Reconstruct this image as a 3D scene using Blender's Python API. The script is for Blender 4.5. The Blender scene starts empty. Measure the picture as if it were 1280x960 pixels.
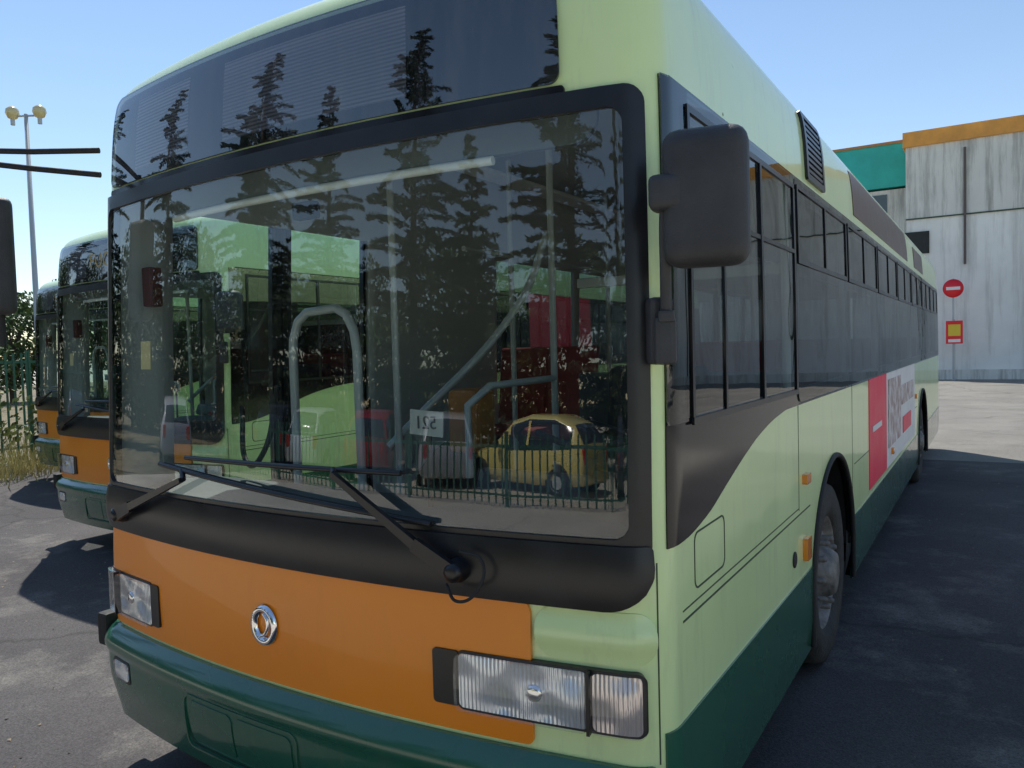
import bpy, bmesh, math, random, bisect
from mathutils import Vector, Matrix
random.seed(5)
scene=bpy.context.scene
# ------------------------------------------------------------------ materials
def mat(name,col,rough=.5,metal=0,var=.0,vscale=3,bump=0,bscale=40,coat=0,col2=None,detail=4,spec=.5):
    m=bpy.data.materials.new(name); m.use_nodes=True
    nt=m.node_tree; b=nt.nodes['Principled BSDF']
    b.inputs['Base Color'].default_value=(*col,1); b.inputs['Roughness'].default_value=rough
    b.inputs['Metallic'].default_value=metal
    b.inputs['Specular IOR Level'].default_value=spec
    if coat: 
        b.inputs['Coat Weight'].default_value=coat; b.inputs['Coat Roughness'].default_value=.06
    if var or bump or col2:
        tc=nt.nodes.new('ShaderNodeTexCoord')
    if var or col2:
        n=nt.nodes.new('ShaderNodeTexNoise'); n.inputs['Scale'].default_value=vscale; n.inputs['Detail'].default_value=detail
        n.inputs['Roughness'].default_value=.62
        nt.links.new(tc.outputs['Object'],n.inputs['Vector'])
        r=nt.nodes.new('ShaderNodeValToRGB')
        c2=col2 if col2 else tuple(min(1,c*(1+var)) for c in col)
        c1=tuple(c*(1-var) for c in col)
        r.color_ramp.elements[0].position=.36; r.color_ramp.elements[1].position=.64
        r.color_ramp.elements[0].color=(*c1,1); r.color_ramp.elements[1].color=(*c2,1)
        nt.links.new(n.outputs['Fac'],r.inputs['Fac']); nt.links.new(r.outputs['Color'],b.inputs['Base Color'])
        mr=nt.nodes.new('ShaderNodeMapRange'); mr.inputs['To Min'].default_value=rough*.75; mr.inputs['To Max'].default_value=min(1,rough*1.35)
        nt.links.new(n.outputs['Fac'],mr.inputs['Value']); nt.links.new(mr.outputs['Result'],b.inputs['Roughness'])
    if bump:
        n2=nt.nodes.new('ShaderNodeTexNoise'); n2.inputs['Scale'].default_value=bscale; n2.inputs['Detail'].default_value=4
        nt.links.new(tc.outputs['Object'],n2.inputs['Vector'])
        bp=nt.nodes.new('ShaderNodeBump'); bp.inputs['Strength'].default_value=bump; bp.inputs['Distance'].default_value=.02
        nt.links.new(n2.outputs['Fac'],bp.inputs['Height']); nt.links.new(bp.outputs['Normal'],b.inputs['Normal'])
    return m
def paint(name,col,rough=.3,dirt=(.30,.27,.20),amt=.35,coat=.6):
    m=mat(name,col,rough,0,.035,1.7,coat=coat); nt=m.node_tree; b=nt.nodes['Principled BSDF']
    src=b.inputs['Base Color'].links[0].from_socket
    tc=nt.nodes.new('ShaderNodeTexCoord'); mp=nt.nodes.new('ShaderNodeMapping'); mp.inputs['Scale'].default_value=(7,7,1.1)
    n=nt.nodes.new('ShaderNodeTexNoise'); n.inputs['Scale'].default_value=1.6; n.inputs['Detail'].default_value=8; n.inputs['Roughness'].default_value=.72
    nt.links.new(tc.outputs['Object'],mp.inputs['Vector']); nt.links.new(mp.outputs[0],n.inputs['Vector'])
    r=nt.nodes.new('ShaderNodeValToRGB'); r.color_ramp.elements[0].position=.52; r.color_ramp.elements[1].position=.78
    nt.links.new(n.outputs['Fac'],r.inputs['Fac'])
    mm=nt.nodes.new('ShaderNodeMath'); mm.operation='MULTIPLY'; mm.inputs[1].default_value=amt; nt.links.new(r.outputs['Color'],mm.inputs[0])
    mx=nt.nodes.new('ShaderNodeMixRGB'); mx.inputs['Color2'].default_value=(*dirt,1)
    nt.links.new(mm.outputs[0],mx.inputs['Fac']); nt.links.new(src,mx.inputs['Color1']); nt.links.new(mx.outputs[0],b.inputs['Base Color'])
    n3=nt.nodes.new('ShaderNodeTexNoise'); n3.inputs['Scale'].default_value=2.2; n3.inputs['Detail'].default_value=1
    nt.links.new(tc.outputs['Object'],n3.inputs['Vector'])
    bp=nt.nodes.new('ShaderNodeBump'); bp.inputs['Strength'].default_value=.25; bp.inputs['Distance'].default_value=.02
    nt.links.new(n3.outputs['Fac'],bp.inputs['Height']); nt.links.new(bp.outputs['Normal'],b.inputs['Normal']); nt.links.new(bp.outputs['Normal'],b.inputs['Coat Normal'])
    return m
def glassmat(name,tint,base=.05,k=.9,rough=.0,dust=0,wavy=0):
    m=bpy.data.materials.new(name); m.use_nodes=True; nt=m.node_tree
    for n in list(nt.nodes):
        if n.type!='OUTPUT_MATERIAL': nt.nodes.remove(n)
    out=[n for n in nt.nodes if n.type=='OUTPUT_MATERIAL'][0]
    tr=nt.nodes.new('ShaderNodeBsdfTransparent'); tr.inputs['Color'].default_value=(*tint,1)
    gl=nt.nodes.new('ShaderNodeBsdfGlossy'); gl.inputs['Roughness'].default_value=rough; gl.inputs['Color'].default_value=(1,1,1,1)
    lw=nt.nodes.new('ShaderNodeLayerWeight'); lw.inputs['Blend'].default_value=.5
    pw=nt.nodes.new('ShaderNodeMath'); pw.operation='POWER'; pw.inputs[1].default_value=4
    nt.links.new(lw.outputs['Facing'],pw.inputs[0])
    ma=nt.nodes.new('ShaderNodeMath'); ma.operation='MULTIPLY_ADD'; ma.inputs[1].default_value=k; ma.inputs[2].default_value=base; ma.use_clamp=True
    nt.links.new(pw.outputs[0],ma.inputs[0])
    mx=nt.nodes.new('ShaderNodeMixShader'); nt.links.new(ma.outputs[0],mx.inputs[0])
    nt.links.new(tr.outputs[0],mx.inputs[1]); nt.links.new(gl.outputs[0],mx.inputs[2])
    last=mx
    if wavy:
        tc=nt.nodes.new('ShaderNodeTexCoord'); n=nt.nodes.new('ShaderNodeTexNoise'); n.inputs['Scale'].default_value=2.5; n.inputs['Detail'].default_value=1
        nt.links.new(tc.outputs['Object'],n.inputs['Vector'])
        bp=nt.nodes.new('ShaderNodeBump'); bp.inputs['Strength'].default_value=wavy; bp.inputs['Distance'].default_value=.01
        nt.links.new(n.outputs['Fac'],bp.inputs['Height']); nt.links.new(bp.outputs['Normal'],gl.inputs['Normal'])
    if dust:
        tc=nt.nodes.new('ShaderNodeTexCoord'); n=nt.nodes.new('ShaderNodeTexNoise'); n.inputs['Scale'].default_value=3; n.inputs['Detail'].default_value=7; n.inputs['Roughness'].default_value=.75
        mp=nt.nodes.new('ShaderNodeMapping'); mp.inputs['Scale'].default_value=(4,4,.5); nt.links.new(tc.outputs['Object'],mp.inputs['Vector']); nt.links.new(mp.outputs[0],n.inputs['Vector'])
        mr=nt.nodes.new('ShaderNodeMapRange'); mr.inputs['From Min'].default_value=.45; mr.inputs['From Max'].default_value=.8; mr.inputs['To Min'].default_value=dust*.2; mr.inputs['To Max'].default_value=dust*3
        nt.links.new(n.outputs['Fac'],mr.inputs['Value'])
        df=nt.nodes.new('ShaderNodeBsdfDiffuse'); df.inputs['Color'].default_value=(.5,.52,.5,1)
        m2=nt.nodes.new('ShaderNodeMixShader'); nt.links.new(mr.outputs['Result'],m2.inputs[0]); nt.links.new(mx.outputs[0],m2.inputs[1]); nt.links.new(df.outputs[0],m2.inputs[2]); last=m2
    nt.links.new(last.outputs[0],out.inputs['Surface'])
    return m
M={}
M['green']=paint('paint_pale_green',(.80,.98,.47),.30,amt=.25)
M['orange']=paint('paint_orange',(1.0,.285,.006),.35,(.60,.25,.06),.12,.3)
M['dgreen']=paint('paint_dark_green',(.02,.125,.07),.26,(.12,.14,.10),.35,.8)
M['black']=mat('gloss_black',(.012,.012,.014),.12,0,.3,5,spec=.3)
M['satin']=mat('satin_black',(.014,.014,.016),.30,0,.3,6)
M['rubber']=mat('rubber',(.018,.018,.018),.65,0,.3,12,.15,60)
M['plastic']=mat('black_plastic',(.045,.045,.048),.45,0,.2,8,.25,260)
M['tyre']=mat('tyre',(.045,.043,.04),.85,0,.35,9,.4,60)
M['rim']=mat('wheel_steel',(.22,.205,.19),.6,.25,.45,9,.3,50)
M['chrome']=mat('chrome',(.85,.85,.87),.08,1)
M['alu']=mat('grey_tube',(.50,.52,.52),.35,.1)
M['lining']=mat('interior_lining',(.50,.52,.51),.6)
M['visor']=mat('visor_fabric',(.16,.175,.18),.7)
M['floor']=mat('bus_floor',(.10,.105,.11),.7)
M['dash']=mat('dashboard',(.07,.075,.08),.6,0,0,6,.15,150)
M['seat']=mat('seat_fabric',(.34,.05,.05),.85)
M['seat2']=mat('driver_seat',(.03,.03,.035),.9)
M['red']=mat('ad_red',(1.0,.012,.08),.4,0,.03,5)
M['white']=mat('white_vinyl',(.85,.84,.82),.45,0,.06,6)
M['pink']=mat('ad_print',(.72,.45,.42),.45,0,.5,9,col2=(.85,.80,.78))
M['brown']=mat('ad_brown',(.085,.035,.03),.3,0,.4,7)
M['seam']=mat('panel_seam',(.05,.08,.045),.7)
M['amber']=mat('amber_lens',(.95,.28,.01),.15,coat=.8)
M['redlens']=mat('red_lens',(.6,.01,.01),.2,coat=.8)
M['ws']=glassmat('windscreen_glass',(.86,.94,.91),.108,.9,0,.008,.12)
M['sg']=glassmat('side_glass',(.24,.265,.26),.085,.45,0,0,.2)
M['dg']=glassmat('driver_window_glass',(.50,.55,.53),.10,.5,0,0,.2)
M['smoke']=glassmat('smoked_glass',(.36,.37,.40),.15,.9,0,.035,.08)
M['lens']=glassmat('lamp_lens',(.97,.98,.985),.06,.9)
M['carglass']=mat('car_glass',(.03,.04,.045),.06,coat=1)
def reflmat(name,col):
    m=mat(name,col,.22,.55)
    nt=m.node_tree; b=nt.nodes['Principled BSDF']; tc=nt.nodes.new('ShaderNodeTexCoord')
    w=nt.nodes.new('ShaderNodeTexWave'); w.bands_direction='X'; w.inputs['Scale'].default_value=26; w.inputs['Distortion'].default_value=.8
    nt.links.new(tc.outputs['Object'],w.inputs['Vector'])
    v=nt.nodes.new('ShaderNodeTexVoronoi'); v.feature='SMOOTH_F1'; v.inputs['Scale'].default_value=9; nt.links.new(tc.outputs['Object'],v.inputs['Vector'])
    ad=nt.nodes.new('ShaderNodeMath'); ad.operation='MULTIPLY_ADD'; ad.inputs[1].default_value=.06; nt.links.new(w.outputs['Fac'],ad.inputs[0]); nt.links.new(v.outputs['Distance'],ad.inputs[2])
    bp=nt.nodes.new('ShaderNodeBump'); bp.inputs['Strength'].default_value=.9; bp.inputs['Distance'].default_value=.08
    nt.links.new(ad.outputs[0],bp.inputs['Height']); nt.links.new(bp.outputs['Normal'],b.inputs['Normal'])
    return m
M['refl']=reflmat('lamp_reflector',(.94,.95,.96)); M['refl2']=reflmat('indicator_reflector',(.96,.82,.76))
def screenmat():
    m=mat('display_matrix',(.26,.27,.27),.6); nt=m.node_tree; b=nt.nodes['Principled BSDF']
    tc=nt.nodes.new('ShaderNodeTexCoord'); w=nt.nodes.new('ShaderNodeTexWave'); w.bands_direction='Z'; w.inputs['Scale'].default_value=25
    nt.links.new(tc.outputs['Object'],w.inputs['Vector'])
    r=nt.nodes.new('ShaderNodeValToRGB'); r.color_ramp.elements[0].color=(.25,.26,.27,1); r.color_ramp.elements[1].color=(.80,.81,.82,1)
    nt.links.new(w.outputs['Fac'],r.inputs['Fac']); nt.links.new(r.outputs['Color'],b.inputs['Base Color']); return m
M['screen']=screenmat()
# ------------------------------------------------------------------ helpers
def link(o,parent=None):
    scene.collection.objects.link(o)
    if parent: o.parent=parent
    return o
def empty(name,loc=(0,0,0),rz=0):
    e=bpy.data.objects.new(name,None); e.location=loc; e.rotation_euler=(0,0,rz); e.empty_display_size=.3
    return link(e)
def mobj(name,verts,faces,mats,parent=None,smooth=True,midx=None):
    me=bpy.data.meshes.new(name); me.from_pydata([tuple(v) for v in verts],[],faces)
    if not isinstance(mats,(list,tuple)): mats=[mats]
    for m in mats: me.materials.append(m)
    if midx: me.polygons.foreach_set('material_index',midx)
    if smooth: me.polygons.foreach_set('use_smooth',[True]*len(me.polygons))
    me.update(); o=bpy.data.objects.new(name,me); return link(o,parent)
def box(name,c,s,m,parent=None,bev=.01,rot=(0,0,0),seg=2):
    bm=bmesh.new(); bmesh.ops.create_cube(bm,size=1)
    for v in bm.verts: v.co=Vector((v.co.x*s[0],v.co.y*s[1],v.co.z*s[2]))
    if bev>0: bmesh.ops.bevel(bm,geom=bm.edges[:],offset=min(bev,min(s)*.49),segments=seg,profile=.6,affect='EDGES')
    me=bpy.data.meshes.new(name); bm.to_mesh(me); bm.free(); me.materials.append(m)
    if bev>0 and seg>2: me.polygons.foreach_set('use_smooth',[True]*len(me.polygons))
    o=bpy.data.objects.new(name,me); o.location=c; o.rotation_euler=rot; return link(o,parent)
def tube(name,pts,r,m,parent=None,cyclic=False,smoothc=False,res=4):
    cu=bpy.data.curves.new(name,'CURVE'); cu.dimensions='3D'; cu.bevel_depth=r; cu.bevel_resolution=res; cu.use_fill_caps=True
    if smoothc:
        sp=cu.splines.new('BEZIER'); sp.bezier_points.add(len(pts)-1)
        for b,p in zip(sp.bezier_points,pts): b.co=p; b.handle_left_type='AUTO'; b.handle_right_type='AUTO'
    else:
        sp=cu.splines.new('POLY'); sp.points.add(len(pts)-1)
        for b,p in zip(sp.points,pts): b.co=(*p,1)
    sp.use_cyclic_u=cyclic; cu.materials.append(m)
    return link(bpy.data.objects.new(name,cu),parent)
def lathe_data(prof,segs=48):
    vs=[];fs=[]
    for r,x in prof:
        for k in range(segs):
            a=2*math.pi*k/segs; vs.append((x,r*math.cos(a),r*math.sin(a)))
    for i in range(len(prof)-1):
        for k in range(segs):
            k2=(k+1)%segs; fs.append((i*segs+k,i*segs+k2,(i+1)*segs+k2,(i+1)*segs+k))
    return vs,fs
def lathe(name,prof,m,parent=None,loc=(0,0,0),flip=False,segs=48,rot=None):
    vs,fs=lathe_data(prof,segs)
    if flip: vs=[(-x,y,z) for x,y,z in vs]
    o=mobj(name,vs,fs,m,parent); o.location=loc
    if rot: o.rotation_euler=rot
    return o
def text(name,body,size,m,loc,rot,parent=None,ext=.001):
    cu=bpy.data.curves.new(name,'FONT'); cu.body=body; cu.size=size; cu.extrude=ext; cu.align_x='CENTER'; cu.align_y='CENTER'
    cu.materials.append(m); o=bpy.data.objects.new(name,cu); o.location=loc; o.rotation_euler=rot; return link(o,parent)
# ------------------------------------------------------------------ bus surface
HW=1.25; LEN=11.8; CY=5.9
Y0=-.13; YB=.105; XA=1.14
path=[(0,Y0)]
for i in range(1,25):
    x=XA*i/24; path.append((x,Y0+YB*(x/XA)**2))
th0=math.atan(2*YB/XA); R0=(HW-XA)/(1-math.sin(th0))
cx=XA-R0*math.sin(th0); cy=Y0+YB+R0*math.cos(th0)
for i in range(1,11):
    t=th0+(math.pi/2-th0)*i/10; path.append((cx+R0*math.sin(t),cy-R0*math.cos(t)))
YC=path[-1][1]
RR=.14
path.append((HW,LEN-RR))
for i in range(1,8):
    t=math.pi/2*i/7; path.append((HW-RR+RR*math.cos(t),LEN-RR+RR*math.sin(t)))
path.append((0,LEN))
cum=[0]
for a,b in zip(path,path[1:]): cum.append(cum[-1]+math.hypot(b[0]-a[0],b[1]-a[1]))
UM=cum[-1]; ICOR=34; UC=cum[ICOR]
def P(u):
    s=1 if u>=0 else -1; a=min(abs(u),UM)
    i=min(max(bisect.bisect_right(cum,a)-1,0),len(path)-2)
    t=(a-cum[i])/(cum[i+1]-cum[i]); p,q=path[i],path[i+1]
    return s*(p[0]+(q[0]-p[0])*t), p[1]+(q[1]-p[1])*t
def uy(y): return UC+(y-YC)
def ux(x):
    s=1 if x>=0 else -1; a=abs(x)
    for i in range(ICOR):
        if path[i+1][0]>=a:
            t=(a-path[i][0])/(path[i+1][0]-path[i][0]); return s*(cum[i]+(cum[i+1]-cum[i])*t)
    return s*UC
PR=[(.0,.03,.03),(.30,.012,.012),(.45,0,0),(.7,0,0),(1.2,0,0),(1.6,.002,.014),(2.0,.007,.028),(2.45,.018,.046),(2.62,.027,.056),(2.74,.042,.068),(2.81,.065,.085),(2.86,.10,.115),(2.90,.16,.17),(2.93,.26,.27),(2.95,.42,.42),(2.975,.8,.8),(3.0,1.15,1.15)]
def mono(xs,ys):
    n=len(xs); d=[(ys[i+1]-ys[i])/(xs[i+1]-xs[i]) for i in range(n-1)]; m=[d[0]]
    for i in range(1,n-1): m.append(0 if d[i-1]*d[i]<=0 else 2*d[i-1]*d[i]/(d[i-1]+d[i]))
    m.append(d[-1])
    def f(x):
        x=min(max(x,xs[0]),xs[-1]); i=min(max(bisect.bisect_right(xs,x)-1,0),n-2); h=xs[i+1]-xs[i]; t=(x-xs[i])/h
        return (2*t**3-3*t*t+1)*ys[i]+(t**3-2*t*t+t)*h*m[i]+(-2*t**3+3*t*t)*ys[i+1]+(t**3-t*t)*h*m[i+1]
    return f
fix=mono([p[0] for p in PR],[p[1] for p in PR]); fiy=mono([p[0] for p in PR],[p[2] for p in PR])
def S0(u,z):
    x,y=P(u); return Vector((x*(1-fix(z)/HW),CY+(y-CY)*(1-fiy(z)/CY),z))
def S(u,z,off=0):
    p=S0(u,z)
    if off==0: return p
    e=.004; n=(S0(u+e,z)-S0(u-e,z)).cross(S0(u,z+e)-S0(u,z-e)); n.normalize(); return p+n*off
def val(f,*a): return f(*a) if callable(f) else f
def frange(a,b,step):
    n=max(1,int(math.ceil(abs(b-a)/step))); return [a+(b-a)*i/n for i in range(n+1)]
def usmp(u0,u1,r=0):
    s=set(round(x,5) for x in frange(u0,u1,.05 if min(abs(u0),abs(u1))<UC+.1 else .3))
    for c in cum[24:36]:
        for q in (c,-c):
            if u0<q<u1: s.add(round(q,5))
    if r:
        for i in range(1,9):
            d=r*(1-math.cos(math.pi/2*i/8)); s.add(round(u0+d,5)); s.add(round(u1-d,5))
    return sorted(s)
def patch(name,u0,u1,zlo,zhi,off,m,parent,nz=6,thick=.008,r=0,us=None,rlo=None,rhi=None):
    us=us or usmp(u0,u1,max(r,rlo or 0,rhi or 0)); 
    rl=r if rlo is None else rlo; rh=r if rhi is None else rhi
    def cut(u,rr):
        if rr<=0: return 0
        d=min(u-u0,u1-u)
        return rr-math.sqrt(max(0,rr*rr-(rr-d)**2)) if d<rr else 0
    vs=[];fs=[]; n=len(us)
    for u in us:
        a=val(zlo,u)+cut(u,rl); b=val(zhi,u)-cut(u,rh)
        if b<a+.0005: b=a+.0005
        for j in range(nz+1):
            z=a+(b-a)*j/nz; vs.append(S(u,z,val(off,u,z) if callable(off) else off))
    W=nz+1
    for i in range(n-1):
        for j in range(nz): fs.append((i*W+j,(i+1)*W+j,(i+1)*W+j+1,i*W+j+1))
    border=[i*W for i in range(n)]+[(n-1)*W+j for j in range(1,W)]+[i*W+nz for i in range(n-2,-1,-1)]+[j for j in range(nz-1,0,-1)]
    base=len(vs); nb=len(border)
    for dd in (0,thick):
        for idx in border:
            i,j=divmod(idx,W); u=us[i]; a=val(zlo,u)+cut(u,rl); b=max(val(zhi,u)-cut(u,rh),a+.0005); z=a+(b-a)*j/nz
            o=(val(off,u,z) if callable(off) else off)
            vs.append(S(u,z,o-dd))
    for k in range(nb):
        k2=(k+1)%nb; fs.append((base+k2,base+k,base+nb+k,base+nb+k2))
    return mobj(name,vs,fs,m,parent)
def rrloop(u0,u1,z0,z1,r,ns=40,nz=14,nc=7):
    L=[]
    def arc(cu,cz,a0):
        for i in range(nc): 
            a=a0+math.pi/2*i/(nc-1); L.append((cu+r*math.cos(a),cz+r*math.sin(a)))
    arc(u1-r,z0+r,-math.pi/2)
    L+=[(u1,z0+r+(z1-z0-2*r)*i/nz) for i in range(1,nz)]
    arc(u1-r,z1-r,0)
    L+=[(u1-r+(u0-u1+2*r)*i/ns,z1) for i in range(1,ns)]
    arc(u0+r,z1-r,math.pi/2)
    L+=[(u0,z1-r+(z0-z1+2*r)*i/nz) for i in range(1,nz)]
    arc(u0+r,z0+r,math.pi)
    L+=[(u0+r+(u1-u0-2*r)*i/ns,z0) for i in range(1,ns)]
    return L
def ring(name,A,B,off,m,parent,thick=.012,k=3,warp=None):
    a=rrloop(*A); b=rrloop(*B); n=len(a); vs=[];fs=[]
    rows=[]
    for t in range(k+1):
        rows.append([(a[i][0]+(b[i][0]-a[i][0])*t/k,a[i][1]+(b[i][1]-a[i][1])*t/k,off) for i in range(n)])
    rows=[[(p[0],p[1],off-thick) for p in rows[0]]]+[rows[0][:]]+rows+[rows[-1][:]]+[[(p[0],p[1],off-thick) for p in rows[-1]]]
    for rw in rows:
        for (u,z,o) in rw:
            if warp: z=warp(u,z)
            vs.append(S(u,z,o))
    for t in range(len(rows)-1):
        if t in (1,len(rows)-3): continue
        for i in range(n):
            j=(i+1)%n; fs.append((t*n+i,t*n+j,(t+1)*n+j,(t+1)*n+i))
    return mobj(name,vs,fs,m,parent)
# ------------------------------------------------------------------ bus
bus=empty('bus')
ARC=[(2.5,.62),(8.5,.62)]; ZCA=.50
def zb(u):
    y=P(u)[1]
    if abs(u)>UC and abs(u)<uy(LEN-RR):
        for c,R in ARC:
            d=abs(y-c)
            if d<=R+1e-5: return ZCA+math.sqrt(max(0,R*R-d*d))
    return .30
wins=[(1.64,2.92),(3.02,4.30),(4.40,5.68),(5.78,7.06),(7.16,8.44),(8.54,9.82),(9.92,11.3)]
WSU=1.20
OPEN=[(-WSU,WSU,1.2,2.36)]
OPEN.append((uy(.22),uy(1.50),1.52,2.40))
for a,b in wins: OPEN.append((uy(a),uy(b),1.52,2.40))
OPEN.append((-uy(1.62),-uy(.30),.38,2.40))
for a,b in wins[1:]: OPEN.append((-uy(b),-uy(a),1.32,2.40))
OPEN.append((uy(LEN)+.2,UM+1,1.6,2.40)); OPEN.append((-UM-1,-(uy(LEN)+.2),1.6,2.40))
us=set()
for c in cum: us.add(round(c,5)); us.add(round(-c,5))
for y in frange(YC+.1,LEN-RR,.3): us.add(round(uy(y),5)); us.add(round(-uy(y),5))
for c,R in ARC:
    for i in range(25):
        y=c-R*math.cos(math.pi*i/24); us.add(round(uy(y),5)); us.add(round(-uy(y),5))
    for y in (c-R-.0006,c+R+.0006): us.add(round(uy(y),5)); us.add(round(-uy(y),5))
for o in OPEN:
    for q in o[:2]:
        if abs(q)<UM: us.add(round(q,5))
us=sorted(us); us=us[:-1] if abs(us[-1]-UM)<1e-4 else us
NU=len(us)
lowt=[0,.089,.3,.6,.8,1.0]
zr=[1.32,1.45,1.52,1.6,1.8,2.0,2.2,2.36,2.40,2.45,2.52,2.58,2.64,2.7,2.74,2.77,2.80,2.825,2.85,2.87,2.89,2.905,2.92,2.932,2.942,2.95,2.975,3.0]
vs=[];fs=[];mi=[]
def rowz(j,u):
    if j<len(lowt):
        a=zb(u); return a+(1.2-a)*lowt[j]
    return zr[j-len(lowt)]
NR=len(lowt)+len(zr)
for j in range(NR):
    for u in us: vs.append(S0(u,rowz(j,u)))
for j in range(NR-1):
    for i in range(NU):
        i2=(i+1)%NU; ua=us[i]; ub=us[i2] if i2 else UM
        uc=(ua+ub)/2; zc=(rowz(j,uc)+rowz(j+1,uc))/2
        if any(o[0]<uc<o[1] and o[2]<zc<o[3] for o in OPEN): continue
        fs.append((j*NU+i,j*NU+i2,(j+1)*NU+i2,(j+1)*NU+i))
        mi.append(1 if (abs(uc)>UC+.0 and 1.45<zc<2.45) else 0)
fs.append(tuple((NR-1)*NU+i for i in range(NU))); mi.append(0)
shell=mobj('body_shell',vs,fs,[M['green'],M['black'],M['lining'],M['lining']],bus,True,mi)
so=shell.modifiers.new('s','SOLIDIFY'); so.thickness=.035; so.offset=-1; so.material_offset=2; so.material_offset_rim=1
# windscreen
patch('windscreen',-1.215,1.215,1.18,2.385,.006,M['ws'],bus,14,.004,r=.06)
ring('windscreen_frame',(-1.228,1.228,1.16,2.405,.05),(-1.170,1.172,1.225,2.35,.04),.014,M['satin'],bus)
patch('windscreen_lower_band',-1.232,1.226,1.035,1.21,lambda u,z:.022+.012*math.sin(max(0,min(1,(z-1.03)/.18))*math.pi),M['satin'],bus,8,.03,rlo=.12,rhi=.01)
# display
patch('display_box',-1.12,1.005,2.435,2.785,.004,M['black'],bus,8,.01,r=.03)
patch('display_matrix',-.30,.52,2.475,2.745,.007,M['screen'],bus,8,.002)
patch('display_matrix',-.92,-.52,2.475,2.745,.007,M['screen'],bus,8,.002)
patch('display_glass',-1.125,1.01,2.43,2.79,.018,M['smoke'],bus,10,.006,r=.035)
patch('display_sill',-1.14,1.02,2.402,2.425,.012,M['black'],bus,3,.01,r=.01)
# front orange panel + bumper
patch('front_panel_orange',-1.19,.895,.635,1.05,lambda u,z:.010+.006*math.sin(max(0,min(1,(z-.63)/.4))*math.pi),M['orange'],bus,10,.014,rhi=.05,rlo=.02)
patch('corner_moulding',.91,1.235,.89,1.03,lambda u,z:.004+.018*math.sin(max(0,min(1,(z-.89)/.14))*math.pi)**2,M['green'],bus,10,.01,r=.05)
def boff(u,z):
    t=max(0,min(1,(z-.24)/.38))
    if t<.72: return .03+.022*math.sin(math.pi/2*t/.72)
    if t<.80: return .052+.014*(t-.72)/.08
    return .066-.05*((t-.80)/.20)**2.2
patch('front_bumper',-1.36,1.238,.24,.62,boff,M['dgreen'],bus,24,.06,r=.02)
for a,b in ((-.52,-.26),(-.25,.04)):
    patch('plate_recess',a,b,.33,.49,lambda u,z:boff(u,z)+.004,M['dgreen'],bus,4,.01,r=.03)
ring('plate_frame',(-.548,.068,.310,.510,.038),(-.540,.060,.318,.502,.03),.056,M['dgreen'],bus,.01,1)
patch('tow_cover',.42,.62,.38,.49,lambda u,z:boff(u,z)+.003,M['dgreen'],bus,4,.006,r=.02)
for a,b in ((-1.12,-.97),(.66,.82)):
    patch('fog_lamp_housing',a,b,.42,.51,lambda u,z:boff(u,z)+.002,M['satin'],bus,4,.006,r=.02)
    patch('fog_lamp',a+.012,b-.012,.430,.500,lambda u,z:boff(u,z)+.004,M['refl'],bus,4,.006,r=.018)
    patch('fog_glass',a+.012,b-.012,.430,.500,lambda u,z:boff(u,z)+.009,M['lens'],bus,4,.004,r=.018)
box('bumper_stop',(-1.27,.0,.58),(.07,.09,.14),M['rubber'],bus,.015)
# headlights
for s in (1,-1):
    if s==1: a,b,c,d=.585,.672,1.062,1.208
    else: a,b,c,d=.76,.82,1.10,1.235
    zt,zl=(.868,.712) if s==1 else (.85,.69)
    def pp(n,p,q,*A,**K):
        p,q=(p,q) if s==1 else (-q,-p); return patch(n,p,q,*A,**K)
    pp('headlamp_infill',a,b,zl,zt+.004,.022,M['satin'],bus,6,.02,r=.012)
    pp('headlamp_bezel',b-.010,d,zl-.008,zt+.008,.020,M['satin'],bus,6,.02,r=.025)
    pp('headlamp_reflector',b,c-.006,zl,zt,.023,M['refl'],bus,10,.01,r=.015)
    pp('headlamp_glass',b-.004,c-.003,zl-.003,zt+.003,lambda u,z:.038+.010*math.sin((z-.68)/.2*math.pi),M['lens'],bus,6,.014,r=.018)
    pp('indicator_reflector',c+.008,d-.012,zl,zt,.023,M['refl2'],bus,6,.01,r=.015)
    pp('indicator_glass',c+.004,d-.006,zl-.003,zt+.003,.038,M['lens'],bus,6,.014,r=.018)
    pp('indicator_divider',c-.004,c+.005,zl-.006,zt+.006,.045,M['satin'],bus,3,.02)
    q=S(s*(b+(c-b)*.60),(zt+zl)/2,.026)
    lathe('headlamp_bulb_cap',[(.024,-.01),(.024,.002),(.014,.006),(0,.007)],M['chrome'],bus,q,False,24,(0,0,-math.pi/2+s*.15))
# logo
p=S(-.10,.83,.022)
lg=lathe('badge_ring',[(.036,.0),(.042,.012),(.054,.014),(.06,.0)],M['chrome'],bus,p,False,40,(0,0,-math.pi/2))
lg.scale=(1,1,1.15)
tube('badge_swirl',[p+Vector((.01,-.012,.045)),p+Vector((.028,-.012,.02)),p+Vector((.018,-.012,-.02)),p+Vector((-.01,-.012,-.035))],.006,M['chrome'],bus,smoothc=True)
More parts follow.
